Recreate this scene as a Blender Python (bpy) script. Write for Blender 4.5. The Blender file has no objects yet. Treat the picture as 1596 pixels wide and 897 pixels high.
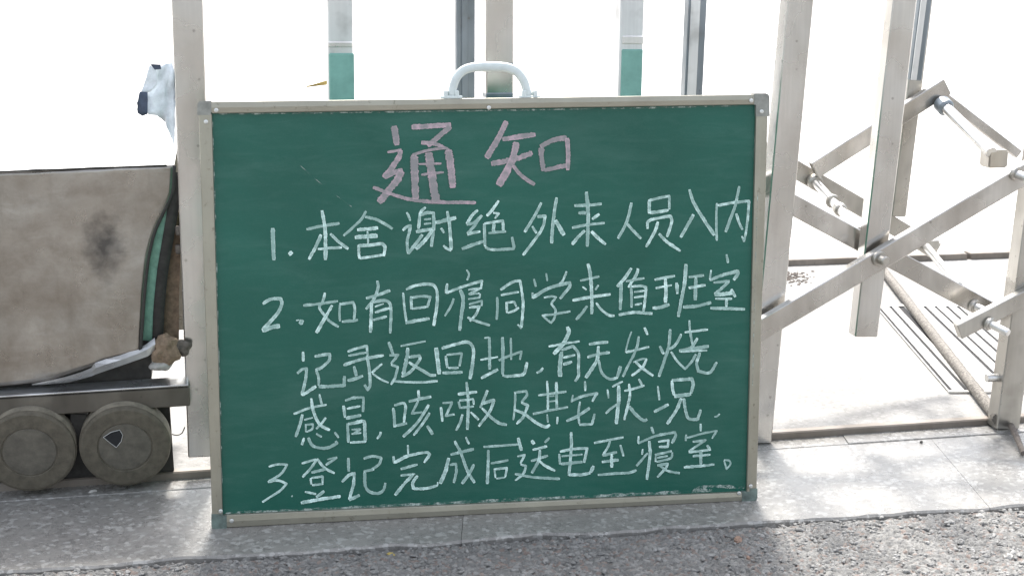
import bpy, bmesh, math, random
from mathutils import Vector, Matrix, noise
random.seed(7)
R = math.radians
sc = bpy.context.scene
col = sc.collection
# ------------------------------------------------------------------ camera
FPX, TH, H = 2300.0, R(13), 0.95
cam_d = bpy.data.cameras.new('camera'); cam = bpy.data.objects.new('camera', cam_d); col.objects.link(cam)
cam.location = (0, 0, H); cam.rotation_euler = (R(90) - TH, 0, 0)
cam_d.sensor_width = 36; cam_d.lens = FPX / 1596 * 36; cam_d.clip_start = .05; cam_d.clip_end = 2000
sc.camera = cam
# ------------------------------------------------------------------ world, sun
SUN_EL, SUN_AZ = 58, -2           # sun stands beyond the gate
w = bpy.data.worlds.new("World"); sc.world = w; w.use_nodes = True
nt = w.node_tree; bg = nt.nodes['Background']
sky = nt.nodes.new('ShaderNodeTexSky'); sky.sky_type = 'NISHITA'; sky.sun_disc = False
sky.sun_elevation = R(SUN_EL); sky.sun_rotation = R(SUN_AZ)
sky.dust_density = 4; sky.air_density = 1.2
hs = nt.nodes.new('ShaderNodeHueSaturation'); hs.inputs['Saturation'].default_value = .42
nt.links.new(sky.outputs[0], hs.inputs['Color']); nt.links.new(hs.outputs[0], bg.inputs[0])
bg.inputs[1].default_value = .15
sd = bpy.data.lights.new('sun', 'SUN'); sd.energy = 2.4; sd.angle = R(7); sd.color = (1, .96, .9)
sun = bpy.data.objects.new('sun', sd); col.objects.link(sun)
az, el = R(SUN_AZ), R(SUN_EL)
sdir = Vector((math.sin(az) * math.cos(el), math.cos(az) * math.cos(el), math.sin(el)))
sun.rotation_euler = sdir.to_track_quat('Z', 'Y').to_euler(); sun.location = (1, 6, 8)
sc.view_settings.view_transform = 'Standard'; sc.view_settings.look = 'None'
sc.view_settings.exposure = 1.5; sc.view_settings.gamma = 1
# ------------------------------------------------------------------ geometry of the place (rays of the survey)
cT, sT = math.cos(TH), math.sin(TH)
def ray(px, py):
    u = (px - 798) / FPX; v = (py - 448.5) / FPX
    return Vector((u, cT - v * sT, -sT - v * cT))
O = Vector((0, 0, H))
def G(px, py, z=0.0):
    r = ray(px, py); return O + r * ((z - H) / r.z)
def PL(px, py, p0, n):
    r = ray(px, py); return O + r * ((p0 - O).dot(n) / r.dot(n))
GY = R(11.2)                                       # heading of the gate line
GN = Vector((-math.sin(GY), math.cos(GY), 0)); GE = Vector((math.cos(GY), math.sin(GY), 0))
GP0 = Vector((0, 2.675, 0))
def gp(px, py, off=0.0): return PL(px, py, GP0 + GN * off, GN)
def mpp(p): return (p.y * cT + (H - p.z) * sT) / FPX   # metres in one picture unit at p
# ------------------------------------------------------------------ mesh helpers
class MB:
    def __init__(s): s.v = []; s.f = []; s.sm = []
    def add(s, vs, fs, smooth=False):
        b = len(s.v); s.v += [Vector(q) for q in vs]
        s.f += [tuple(i + b for i in f) for f in fs]; s.sm += [smooth] * len(fs)
    def box(s, c, x, y, z, bev=.0015):
        """box from centre and three half-axes, chamfered"""
        hx, hy, hz = x.length, y.length, z.length
        X, Y, Z = x / hx, y / hy, z / hz; b = min(bev, hx * .4, hy * .4, hz * .4)
        bm = bmesh.new(); bmesh.ops.create_cube(bm, size=2)
        for q in bm.verts: q.co = Vector((q.co.x * hx, q.co.y * hy, q.co.z * hz))
        if bev > 0: bmesh.ops.bevel(bm, geom=bm.edges[:], offset=b, segments=1 if bev < .003 else 2, affect='EDGES')
        bm.verts.index_update()
        s.add([c + X * q.co.x + Y * q.co.y + Z * q.co.z for q in bm.verts], [tuple(q.index for q in f.verts) for f in bm.faces])
        bm.free()
    def bar(s, a, b, wd, dp, n=None, bev=.0015):
        n = n or GN; ax = (b - a); sd_ = ax.cross(n).normalized(); nn = sd_.cross(ax).normalized()
        s.box((a + b) / 2, sd_ * wd / 2, nn * dp / 2, ax / 2, bev)
    def tube(s, pts, r, seg=14, caps=True):
        pts = [Vector(p) for p in pts]; rs = r if isinstance(r, (list, tuple)) else [r] * len(pts)
        vs = []; fs = []
        t0 = (pts[1] - pts[0]).normalized(); u = t0.orthogonal().normalized()
        for i, p in enumerate(pts):
            t = (pts[min(i + 1, len(pts) - 1)] - pts[max(i - 1, 0)]).normalized()
            u = (u - t * u.dot(t)).normalized(); v = t.cross(u)
            for k in range(seg):
                a = 2 * math.pi * k / seg; vs.append(p + (u * math.cos(a) + v * math.sin(a)) * rs[i])
        for i in range(len(pts) - 1):
            for k in range(seg):
                k2 = (k + 1) % seg; fs.append((i * seg + k, i * seg + k2, (i + 1) * seg + k2, (i + 1) * seg + k))
        s.add(vs, fs, True)
        if caps:
            s.add(vs[:seg], [tuple(range(seg))[::-1]]); s.add(vs[-seg:], [tuple(range(seg))])
    def lathe(s, c, ax, prof, seg=40):
        """prof: (radius, height along ax)"""
        ax = ax.normalized(); u = ax.orthogonal().normalized(); v = ax.cross(u); vs = []; fs = []
        for r, hh in prof:
            for k in range(seg):
                a = 2 * math.pi * k / seg; vs.append(c + ax * hh + (u * math.cos(a) + v * math.sin(a)) * r)
        for i in range(len(prof) - 1):
            for k in range(seg):
                k2 = (k + 1) % seg; fs.append((i * seg + k, i * seg + k2, (i + 1) * seg + k2, (i + 1) * seg + k))
        s.add(vs, fs, False)
        s.add(vs[:seg], [tuple(range(seg))[::-1]]); s.add(vs[-seg:], [tuple(range(seg))])
    def prism(s, poly, dvec):
        n = len(poly); vs = list(poly) + [p + dvec for p in poly]
        fs = [tuple(range(n)), tuple(range(2 * n - 1, n - 1, -1))] + [(i, i + n, (i + 1) % n + n, (i + 1) % n) for i in range(n)]
        s.add(vs, fs)
    def sweep(s, pts, wd, dp, n):
        """rectangular section along a path lying in the plane with normal n"""
        vs = []; fs = []; N_ = len(pts); ws = wd if isinstance(wd, (list, tuple)) else [wd] * N_
        for i, p in enumerate(pts):
            t = (pts[min(i + 1, N_ - 1)] - pts[max(i - 1, 0)]).normalized(); q = t.cross(n).normalized()
            a, b = ws[i] / 2, dp / 2; c_ = min(a, b) * .45
            for x, y in ((a - c_, b), (a, b - c_), (a, -b + c_), (a - c_, -b), (-a + c_, -b), (-a, -b + c_), (-a, b - c_), (-a + c_, b)):
                vs.append(p + q * x + n * y)
        for i in range(N_ - 1):
            for k in range(8): k2 = (k + 1) % 8; fs.append((i * 8 + k, i * 8 + k2, i * 8 + 8 + k2, i * 8 + 8 + k))
        fs += [tuple(range(8))[::-1], tuple(range((N_ - 1) * 8, N_ * 8))]
        s.add(vs, fs, True)
    def build(s, name, mat, parent=None, label=None, loc=None):
        base = parent_base(parent) if parent else (Vector(loc) if loc is not None else Vector((0, 0, 0)))
        me = bpy.data.meshes.new(name); me.from_pydata([v - base for v in s.v], [], s.f)
        bm = bmesh.new(); bm.from_mesh(me); bmesh.ops.recalc_face_normals(bm, faces=bm.faces); bm.to_mesh(me); bm.free()
        for p, q in zip(me.polygons, s.sm): p.use_smooth = q
        me.materials.append(mat); o = bpy.data.objects.new(name, me); col.objects.link(o)
        if parent: o.parent = parent
        else: o.location = base
        if label: o['label'] = label
        return o
def parent_base(p):
    b = Vector(p.location)
    while p.parent: p = p.parent; b += Vector(p.location)
    return b
def tag(o, label=None, cat=None, group=None, kind=None):
    if label: o['label'] = label
    if cat: o['category'] = cat
    if group: o['group'] = group
    if kind: o['kind'] = kind
    return o
def thing(name, label, cat, loc, group=None):
    o = bpy.data.objects.new(name, None); col.objects.link(o); o.location = loc; o.empty_display_size = .05
    return tag(o, label, cat, group)
def smooth_path(pts, step):
    """Catmull-Rom through points"""
    if len(pts) == 2:
        a, b = pts; n = max(2, int((Vector(b) - Vector(a)).length / step)); return [Vector(a).lerp(Vector(b), i / n) for i in range(n + 1)]
    P = [Vector(p) for p in pts]; out = []
    for i in range(len(P) - 1):
        p1, p2 = P[i], P[i + 1]; L = (p2 - p1).length
        p0 = P[i - 1] if i else p1 * 2 - p2; p3 = P[i + 2] if i + 2 < len(P) else p2 * 2 - p1
        t1 = (p2 - p0) * .5; t2 = (p3 - p1) * .5
        if t1.length > L: t1 *= L / t1.length
        if t2.length > L: t2 *= L / t2.length
        if i and (p1 - p0).normalized().dot((p2 - p1).normalized()) < .35: t1 = (p2 - p1) * .6
        if i + 2 < len(P) and (p2 - p1).normalized().dot((p3 - p2).normalized()) < .35: t2 = (p2 - p1) * .6
        n = max(1, int(L / step))
        for k in range(n):
            t = k / n; h1 = 2*t**3 - 3*t*t + 1; h2 = -2*t**3 + 3*t*t; h3 = t**3 - 2*t*t + t; h4 = t**3 - t*t
            out.append(p1 * h1 + p2 * h2 + t1 * h3 + t2 * h4)
    out.append(P[-1]); return out
# ------------------------------------------------------------------ materials
class NT:
    def __init__(s, name):
        s.m = bpy.data.materials.new(name); s.m.use_nodes = True; s.t = s.m.node_tree
        s.b = s.t.nodes['Principled BSDF']; s.pos = s.n('ShaderNodeNewGeometry').outputs['Position']
    def n(s, k): return s.t.nodes.new(k)
    def l(s, a, b): s.t.links.new(a, b)
    def mapped(s, sx=1, sy=1, sz=1, rot=0, loc=(0, 0, 0)):
        m = s.n('ShaderNodeMapping'); s.l(s.pos, m.inputs[0]); m.inputs['Scale'].default_value = (sx, sy, sz)
        m.inputs['Rotation'].default_value = (0, 0, rot); m.inputs['Location'].default_value = loc; return m.outputs[0]
    def noise(s, scale, detail=4, rough=.55, vec=None, dist=0):
        n = s.n('ShaderNodeTexNoise'); s.l(vec or s.pos, n.inputs['Vector']); n.inputs['Scale'].default_value = scale
        n.inputs['Detail'].default_value = detail; n.inputs['Roughness'].default_value = rough; n.inputs['Distortion'].default_value = dist
        return n.outputs['Fac']
    def vor(s, scale, feat='F1', out='Distance', vec=None):
        n = s.n('ShaderNodeTexVoronoi'); s.l(vec or s.pos, n.inputs['Vector']); n.inputs['Scale'].default_value = scale; n.feature = feat
        return n.outputs[out]
    def ramp(s, fac, stops, interp='LINEAR'):
        n = s.n('ShaderNodeValToRGB'); s.l(fac, n.inputs[0]); cr = n.color_ramp; cr.interpolation = interp
        while len(cr.elements) < len(stops): cr.elements.new(.5)
        for e, (p, c) in zip(cr.elements, stops):
            e.position = p; e.color = (c, c, c, 1) if isinstance(c, (int, float)) else (*c, 1)
        return n.outputs[0]
    def mix(s, fac, a, b, mode='MIX'):
        n = s.n('ShaderNodeMix'); n.data_type = 'RGBA'; n.blend_type = mode
        for q, val in ((n.inputs[0], fac), (n.inputs[6], a), (n.inputs[7], b)):
            if isinstance(val, (int, float)): q.default_value = val
            elif isinstance(val, tuple): q.default_value = (*val, 1)
            else: s.l(val, q)
        return n.outputs[2]
    def math(s, op, a, b=0.0):
        n = s.n('ShaderNodeMath'); n.operation = op
        for q, val in ((n.inputs[0], a), (n.inputs[1], b)):
            if isinstance(val, (int, float)): q.default_value = val
            else: s.l(val, q)
        return n.outputs[0]
    def blob(s, c, rx, rz, soft=.5):
        """soft mask round a place: 1 inside, 0 outside"""
        v = s.n('ShaderNodeVectorMath'); v.operation = 'SUBTRACT'; s.l(s.pos, v.inputs[0]); v.inputs[1].default_value = c
        v2 = s.n('ShaderNodeVectorMath'); v2.operation = 'MULTIPLY'; s.l(v.outputs[0], v2.inputs[0]); v2.inputs[1].default_value = (1 / rx, .0, 1 / rz)
        v3 = s.n('ShaderNodeVectorMath'); v3.operation = 'LENGTH'; s.l(v2.outputs[0], v3.inputs[0])
        wob = s.math('MULTIPLY', s.math('SUBTRACT', s.noise(55, 3), .5), 1.1)
        return s.ramp(s.math('ADD', v3.outputs['Value'], wob), [(1 - soft, 1), (1, 0)])
    def bump(s, hgt, strength=.3, dist=.002):
        n = s.n('ShaderNodeBump'); s.l(hgt, n.inputs['Height']); n.inputs['Strength'].default_value = strength; n.inputs['Distance'].default_value = dist
        s.l(n.outputs[0], s.b.inputs['Normal']); return n
    def set(s, col=None, rough=None, metal=None, spec=None):
        for k, v in (('Base Color', col), ('Roughness', rough), ('Metallic', metal), ('Specular IOR Level', spec)):
            if v is None: continue
            if isinstance(v, tuple): s.b.inputs[k].default_value = (*v, 1)
            elif isinstance(v, (int, float)): s.b.inputs[k].default_value = v
            else: s.l(v, s.b.inputs[k])
        return s.m
def mat_steel(name, c1, c2, rough=.38, metal=.75, dirt=(.10, .085, .07), dirt_amt=.5, along=(1, 1, .08)):
    t = NT(name); vm = t.mapped(*along)
    a = t.noise(5, 3, .5, t.mapped(2.5, 2.5, 1.1)); streak = t.noise(150, 2, .5, t.mapped(1, 1, .025)); blot = t.noise(16, 3, .5)
    c = t.mix(t.ramp(a, [(.36, 0), (.62, 1)]), c1, c2)  # broad tone patches put blurred reflections into the base colour
    c = t.mix(t.math('MULTIPLY', t.ramp(streak, [(.42, 0), (.62, 1)]), .16), c, tuple(x * .65 for x in c1))
    c = t.mix(t.math('MULTIPLY', t.ramp(blot, [(.56, 0), (.70, 1)]), dirt_amt * .6), c, dirt)
    spots = t.ramp(t.vor(26), [(.0, 1), (.05, 1), (.08, 0)])
    c = t.mix(t.math('MULTIPLY', spots, .4), c, dirt)
    rg = t.ramp(t.noise(11, 3, .5), [(.3, rough - .08), (.7, rough + .14)])
    t.bump(t.noise(9, 2, .5), .12, .004)
    return t.set(c, rg, metal)
M = {}
M['steel'] = mat_steel('brushed_steel', (.63, .615, .59), (.52, .50, .47), .24, .95, dirt_amt=.12)
M['chassis'] = mat_steel('chassis_steel', (.17, .155, .13), (.10, .09, .075), .45, .5, dirt=(.04, .035, .03), dirt_amt=.7, along=(.4, .4, .8))
M['steel2'] = mat_steel('grubby_steel', (.54, .52, .48), (.40, .38, .345), .3, .85, dirt_amt=.35)
M['bar'] = mat_steel('bar_steel', (.64, .62, .59), (.43, .41, .38), .22, .94, dirt_amt=.3, along=(.6, .6, .6))
M['dark_channel'] = mat_steel('dark_channel', (.27, .30, .33), (.17, .20, .22), .35, .5)
M['pale_channel'] = mat_steel('pale_channel', (.80, .80, .79), (.66, .66, .65), .4, .5)
M['sheet_bright'] = mat_steel('bright_edge', (.72, .74, .75), (.42, .42, .42), .3, .8, dirt_amt=.5, along=(1, 1, 1))  # paler than the cover: highlight on lip and chassis plate put into the colour
M['chrome'] = mat_steel('chrome_rod', (.78, .77, .75), (.6, .59, .57), .28, .85, dirt_amt=.25, along=(1, 1, 1))
def simple(name, c, rough=.6, metal=0, var=.25, scale=40, bump=.2):
    t = NT(name); n = t.noise(scale, 5, .65)
    cc = t.mix(t.ramp(n, [(.3, 0), (.7, 1)]), tuple(x * (1 - var) for x in c), tuple(min(1, x * (1 + var)) for x in c))
    t.bump(t.noise(scale * 6, 4), bump, .001); return t.set(cc, rough, metal)
M['green_film'] = simple('green_film', (.20, .40, .35), .45, 0, .15, 25)
M['green_sheet'] = simple('green_sheet', (.19, .38, .29), .5, 0, .3, 60)
M['iron_and_shade_black'] = simple('iron_and_shade_black', (.035, .033, .03), .55, .3, .4, 60)  # iron parts, and the stand-in black for shade in the housing
M['wheel'] = simple('wheel_plastic', (.10, .088, .066), .55, 0, .3, 70, .35)
M['tread'] = simple('dusty_tread', (.20, .18, .14), .7, 0, .35, 45, .5)
M['hub'] = simple('wheel_hub', (.115, .105, .085), .5, 0, .3, 50, .3)
M['rust'] = simple('rusty_iron', (.13, .11, .095), .8, .2, .5, 120, .6)
M['plaster'] = simple('broken_foam', (.22, .16, .11), .9, 0, .4, 90, .8)
M['rag_pale'] = simple('rag_pale', (.72, .77, .80), .6, 0, .25, 40, .4)
M['rag_dark'] = simple('rag_dark', (.05, .07, .11), .5, 0, .4, 50, .4)
M['handle'] = simple('pale_handle', (.60, .66, .65), .35, 0, .08, 60, .1)
M['rivet'] = simple('rivet', (.6, .61, .59), .35, .85, .1, 200, .1)
M['pit_shade'] = simple('pit_shade', (.02, .02, .022), .9)  # near-black standing for shade in the drain slots and hub hole
M['grate'] = simple('grate_iron', (.38, .37, .35), .5, .3, .3, 60, .4)
M['leaf'] = simple('dry_leaf', (.35, .27, .08), .7)
M['orange_stone'] = simple('orange_stone', (.24, .16, .12), .8, 0, .3, 80, .5)
M['pale_stone'] = simple('pale_stone', (.36, .35, .33), .8, 0, .3, 80, .5)
# chalkboard enamel
t = NT('chalkboard_green')
c = t.mix(t.ramp(t.noise(3.2, 5, .6, None, .8), [(.3, 0), (.75, 1)]), (.007, .084, .060), (.011, .110, .080))
sm = t.ramp(t.noise(5, 6, .7, t.mapped(.5, 1, 2.2)), [(.5, 0), (.85, 1)])
c = t.mix(t.math('MULTIPLY', sm, .12), c, (.30, .42, .38))
arc = t.ramp(t.noise(26, 4, .6, t.mapped(.25, 1, 1.6, 0), 1.6), [(.50, 0), (.66, 1)])
c = t.mix(t.math('MULTIPLY', arc, .028), c, (.30, .42, .38))
c = t.mix(t.math('MULTIPLY', t.ramp(t.noise(900, 2, .5), [(.5, 0), (.8, 1)]), .05), c, (.4, .5, .46))
t.bump(t.noise(700, 3), .08, .0005)
M['board'] = t.set(c, .32, 0, .33)
def chalk(name, cc, thin):
    t = NT(name); at = t.n('ShaderNodeAttribute'); at.attribute_name = 'cover'
    g = t.noise(560, 3, .7); g2 = t.noise(90, 3, .6, None, 1.0)
    f = t.math('ADD', t.math('MULTIPLY', g, .50), t.math('MULTIPLY', g2, .30))
    f = t.math('ADD', f, t.math('MULTIPLY', at.outputs['Fac'], .55))
    f = t.ramp(f, [(.50, thin), (.86, 1)])
    c = t.mix(f, (.03, .14, .105), cc)
    t.bump(g, .3, .0006); return t.set(c, .95, 0, .1)
M['chalk_white'] = chalk('white_chalk', (.76, .98, .93), .34)
M['chalk_pink'] = chalk('pink_chalk', (.56, .42, .47), .46)
t = NT('chalk_dust')      # residue caught along the frame
mk = t.ramp(t.noise(60, 6, .75, t.mapped(1, 1, 1)), [(.45, 0), (.62, 1)])
tr = t.n('ShaderNodeBsdfTransparent'); mx = t.n('ShaderNodeMixShader'); t.l(mk, mx.inputs[0]); t.l(tr.outputs[0], mx.inputs[1]); t.l(t.b.outputs[0], mx.inputs[2])
t.l(mx.outputs[0], t.t.nodes['Material Output'].inputs[0]); M['dust'] = t.set((.42, .50, .46), .95)
# aluminium frame with a champagne tint
t = NT('champagne_aluminium')
c = t.mix(t.ramp(t.noise(10, 5, .6), [(.3, 0), (.7, 1)]), (.29, .275, .225), (.36, .345, .285))
c = t.mix(t.math('MULTIPLY', t.ramp(t.noise(70, 6, .75), [(.60, 0), (.68, 1)]), .55), c, (.10, .09, .065))
t.bump(t.noise(300, 3), .08, .0006); M['frame'] = t.set(c, .34, .65)
M['cap'] = simple('corner_cap', (.25, .255, .23), .45, .1, .25, 60, .2)
M['cap_teal'] = simple('corner_cap_teal', (.12, .16, .145), .4, .1, .5, 80, .3)
# housing sheet: galvanised, stained
t = NT('stained_sheet')
c = t.mix(t.ramp(t.noise(5, 7, .65, None, .7), [(.3, 0), (.72, 1)]), (.22, .195, .165), (.42, .395, .36))
c = t.mix(t.math('MULTIPLY', t.ramp(t.noise(28, 6, .75), [(.45, 0), (.8, 1)]), .45), c, (.17, .14, .11))
stain = gp(160, 385, -.02)
c = t.mix(t.math('MULTIPLY', t.blob(stain, .040, .068, .9), .8), c, (.03, .028, .03))
c = t.mix(t.math('MULTIPLY', t.ramp(t.noise(75, 3, .5, t.mapped(.12, 1, 1, 0)), [(.60, 0), (.68, 1)]), .10), c, (.55, .53, .50))
c = t.mix(t.math('MULTIPLY', t.ramp(t.noise(60, 3, .5, t.mapped(1, 1, .1, 0)), [(.60, 0), (.72, 1)]), .12), c, (.13, .11, .09))
for _p, _a, _b in ((gp(70, 470, -.02), .09, .05), (gp(130, 300, -.02), .10, .012), (gp(40, 560, -.02), .11, .03)):
    c = t.mix(t.math('MULTIPLY', t.blob(_p, _a, _b, .9), .22), c, (.15, .115, .085))
t.bump(t.noise(16, 5, .6), .25, .006); M['sheet'] = t.set(c, t.ramp(t.noise(18, 5), [(.3, .24), (.7, .4)]), .85)
# kerb and yard concrete
def concrete(name, a, b, speck, rough, sc_=1.0, spk=.5, bump=.4, spec=.5):
    t = NT(name)
    c = t.mix(t.ramp(t.noise(3 * sc_, 7, .7, None, .5), [(.3, 0), (.7, 1)]), a, b)
    v = t.vor(85 * sc_, 'F1', 'Color'); sep = t.n('ShaderNodeSeparateColor'); t.l(v, sep.inputs[0])
    c = t.mix(t.math('MULTIPLY', t.ramp(sep.outputs[0], [(.78, 0), (.86, 1)]), spk), c, speck)
    c = t.mix(t.math('MULTIPLY', t.ramp(sep.outputs[1], [(.8, 0), (.88, 1)]), spk * .8), c, tuple(x * .45 for x in a))
    c = t.mix(t.math('MULTIPLY', t.ramp(t.noise(48 * sc_, 6, .8), [(.52, 0), (.72, 1)]), .5), c, tuple(x * .55 for x in a))
    c = t.mix(t.math('MULTIPLY', t.ramp(t.noise(230 * sc_, 2, .5), [(.64, 0), (.70, 1)]), spk), c, speck)
    t.bump(t.math('ADD', t.noise(120 * sc_, 6, .75), t.math('MULTIPLY', t.noise(16, 4), .8)), bump, .004)
    rr = t.ramp(t.noise(12, 5, .7), [(.3, rough), (.7, min(1, rough + .25))])
    return t.set(c, rr, 0, spec)
M['kerb'] = concrete('worn_kerb_stone', (.175, .17, .16), (.26, .25, .235), (.50, .50, .48), .15, 1.5, .38, .25)
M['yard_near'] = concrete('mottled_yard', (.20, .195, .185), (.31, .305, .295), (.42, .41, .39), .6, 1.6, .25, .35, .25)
M['yard'] = concrete('glare_yard', (.44, .43, .41), (.58, .565, .54), (.66, .65, .62), .45, .9, .55, .6)  # far yard kept paler, its blown-out glare put into the colour
M['strip'] = mat_steel('threshold_steel', (.26, .23, .20), (.18, .155, .13), .5, .4, dirt_amt=.6, along=(.5, .5, .5))
t = NT('worn_asphalt')
v = t.vor(150, 'F1', 'Color'); sep = t.n('ShaderNodeSeparateColor'); t.l(v, sep.inputs[0])
c = t.mix(t.ramp(t.noise(5, 6, .7), [(.3, 0), (.7, 1)]), (.115, .115, .112), (.175, .172, .165))
c = t.mix(t.math('MULTIPLY', t.ramp(sep.outputs[0], [(.55, 0), (.9, 1)]),.5), c, (.30, .295, .28))
c = t.mix(t.math('MULTIPLY', t.ramp(sep.outputs[1], [(.82, 0), (.9, 1)]), .5), c, (.20, .13, .10))
t.bump(t.math('ADD', t.noise(260, 6, .8), t.math('MULTIPLY', t.vor(150), -1.0)), .7, .003)
M['asphalt'] = t.set(c, t.ramp(t.noise(90, 4), [(.3, .45), (.7, .85)]), 0, .5)
M['chip'] = simple('asphalt_chip', (.20, .197, .19), .6, 0, .5, 35, .7)

# ================================================================== SETTING
def yk(x): return 2.283 + .1645 * x                      # kerb front
def yr(x): return 2.552 + (x + .62) * .1976              # threshold front
def sheet(name, x0, x1, y0, y1, z, mat):
    m = MB(); m.add([(x0, y0, z), (x1, y0, z), (x1, y1, z), (x0, y1, z)], [(0, 1, 2, 3)])
    return tag(m.build(name, mat), kind='structure')
sheet('ground', -400, 400, -60, 800, -.06, M['yard'])
sheet('road', -25, 25, -25, 2.5, -.022, M['asphalt'])
# broken asphalt surface in front of the kerb, real relief
m = MB(); X0, X1, NX, NY = -1.15, 1.3, 900, 150
vs = []; fs = []
for j in range(NY + 1):
    for i in range(NX + 1):
        x = X0 + (X1 - X0) * i / NX; y = 1.98 + .1645 * x * (j / NY) + (.33) * j / NY
        d = noise.voronoi(Vector((x * 95, y * 95, 0)))[0]
        a = noise.fractal(Vector((x * 30, y * 30, 3)), .8, 2.2, 4) * .0028
        z = -.0045 + a + (.55 - min(d[0], .8)) * .0046 - (.0028 if d[1] - d[0] < .06 else 0)
        edge = (yk(x) - y)
        z -= max(0, .012 - edge) * .8 * (1 + noise.noise(Vector((x * 18, 0, 0))))    # worn trough along the kerb
        vs.append((x, y, z))
for j in range(NY):
    for i in range(NX):
        k = j * (NX + 1) + i; fs.append((k, k + 1, k + NX + 2, k + NX + 1))
m.add(vs, fs, True); o = m.build('asphalt', M['asphalt']); tag(o, kind='structure')
# loose chips bedded in it
def chip(m, c, r, flat=.45):
    b = len(m.v); a0 = random.random() * 6.28; n = random.choice((5, 6)); rx = r * random.uniform(.8, 1.5); ry = r * random.uniform(.6, 1)
    ca, sa = math.cos(a0), math.sin(a0); vs = []
    for lv, sc2, zz in ((0, 1, -.4), (1, .95, .35), (2, .5, 1)):
        for k in range(n):
            a = 6.283 * k / n + lv * .3; x = math.cos(a) * rx * sc2 * random.uniform(.8, 1.15); y = math.sin(a) * ry * sc2 * random.uniform(.8, 1.15)
            vs.append(c + Vector((x * ca - y * sa, x * sa + y * ca, zz * r * flat + random.uniform(-.1, .1) * r)))
    fs = [(l * n + k, l * n + (k + 1) % n, l * n + n + (k + 1) % n, l * n + n + k) for l in (0, 1) for k in range(n)] + [tuple(range(2 * n, 3 * n))]
    m.add(vs, fs)
m = MB()
for i in range(7000):
    x = random.uniform(-1.1, 1.25); y = yk(x) - random.uniform(.004, .30)
    if noise.noise(Vector((x * 7, y * 7, 1))) + .45 * (x > .55) + .2 * random.random() < -.05: continue
    chip(m, Vector((x, y, -.0045 + random.uniform(-.001, .001))), random.choice((.0014, .002, .0026, .0034, .0050)) * random.uniform(.8, 1.2) * (1.25 if x > .8 else 1))
tag(m.build('gravel', M['chip']), 'angular grey stone chips bedded in the asphalt along the kerb', 'gravel', kind='stuff')
# kerb: long worn stones in a front row and a narrow row under the threshold
kroot = bpy.data.objects.new('kerb', None); col.objects.link(kroot); tag(kroot, kind='structure')
def yn(x): return yr(x) - .052
def stone(x0, x1, ya, yb, ragged, zt):
    n = 46; top = []; g = .0004
    xs = [x0 + g + (x1 - x0 - 2 * g) * i / n for i in range(n + 1)]
    fr = []
    for x in xs:
        rg = 0
        if ragged: rg = noise.fractal(Vector((x * 9, 1.3, 0)), 1, 2, 5) * .013 + max(0, noise.noise(Vector((x * 3.1, 7, 0))) - .15) * .04
        fr.append(Vector((x, ya(x) + rg + g, zt)))
    bk = [Vector((x, yb(x) - g, zt)) for x in xs]
    mb = MB(); vs = []; fs = []
    for i in range(n + 1):
        f_, b_ = fr[i], bk[i]; c_ = .0035 if ragged else .0015
        if ragged: c_ *= 1 + noise.noise(Vector((f_.x * 40, 0, 0))) * .8
        mid1 = f_.lerp(b_, .33); mid2 = f_.lerp(b_, .66)
        vs += [f_ - Vector((0, 0, .09)), f_ - Vector((0, 0, c_)), f_ + Vector((0, c_, 0)), mid1, mid2, b_ - Vector((0, .0015, 0)), b_ - Vector((0, 0, .0015)), b_ - Vector((0, 0, .09))]
    for i in range(n):
        for k in range(7): fs.append((i * 8 + k, i * 8 + k + 1, i * 8 + 8 + k + 1, i * 8 + 8 + k))
    fs += [tuple(range(8)), tuple(range(n * 8, n * 8 + 8))[::-1]]
    mb.add(vs, fs); return mb.build('kerb_stone', M['kerb'], kroot)
j1, j2 = G(721, 815).x, G(1508, 750).x; sp = j2 - j1
for k in range(-3, 4): stone(j1 + sp * k, j1 + sp * (k + 1), yk, yn, True, random.uniform(-.001, .0005))
j3 = G(1328, 700).x
for k in range(-3, 3): stone(j3 + sp * k, j3 + sp * (k + 1), yn, lambda x: yr(x) + .004, False, random.uniform(-.0008, .0008) + .0012)
# threshold strip: steel edge of the raised yard
ZY = .012
mb = MB(); vs = []; 
xs = [-3 + 6.5 * i / 120 for i in range(121)]
for x in xs:
    wob = noise.noise(Vector((x * 8, 4, 0))) * .0012
    y = yr(x) + wob
    vs += [Vector((x, y, -.02)), Vector((x, y, ZY + .001)), Vector((x, y + .0025, ZY + .0035)), Vector((x, y + .020, ZY + .0035)), Vector((x, y + .022, -.02))]
fs = [(i * 5 + k, i * 5 + k + 1, i * 5 + 6 + k, i * 5 + 5 + k) for i in range(120) for k in range(4)]
mb.add(vs, fs); tag(mb.build('threshold', M['strip']), kind='structure')
# yard slabs behind the gate (joints are real gaps)
yroot = bpy.data.objects.new('yard', None); col.objects.link(yroot); tag(yroot, kind='structure')
sl = math.tan(R(7))
def y_strip(x): return 4.379 + (x - .82) * .165
def y_far(x): return 5.228 + (x - .928) * .17
def slab(x0, x1, fa, fb, z, name='paving_slab', mat=None):
    n = 12; mb = MB(); vs = []; fs = []
    for i in range(n + 1):
        x = x0 + .002 + (x1 - x0 - .004) * i / n; a, b = fa(x), fb(x)
        vs += [(x, a, -.055), (x, a, z), (x, (a + b) / 2, z), (x, b, z), (x, b, -.055)]
    for i in range(n):
        for k in range(4): fs.append((i * 5 + k, i * 5 + k + 1, i * 5 + 6 + k, i * 5 + 5 + k))
    fs += [tuple(range(5)), tuple(range(n * 5, n * 5 + 5))[::-1]]
    mb.add(vs, fs); return mb.build(name, mat or M['yard'], yroot)
jx = [-6, -3.6, -1.6, 1.62, 3.4, 6]
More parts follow.
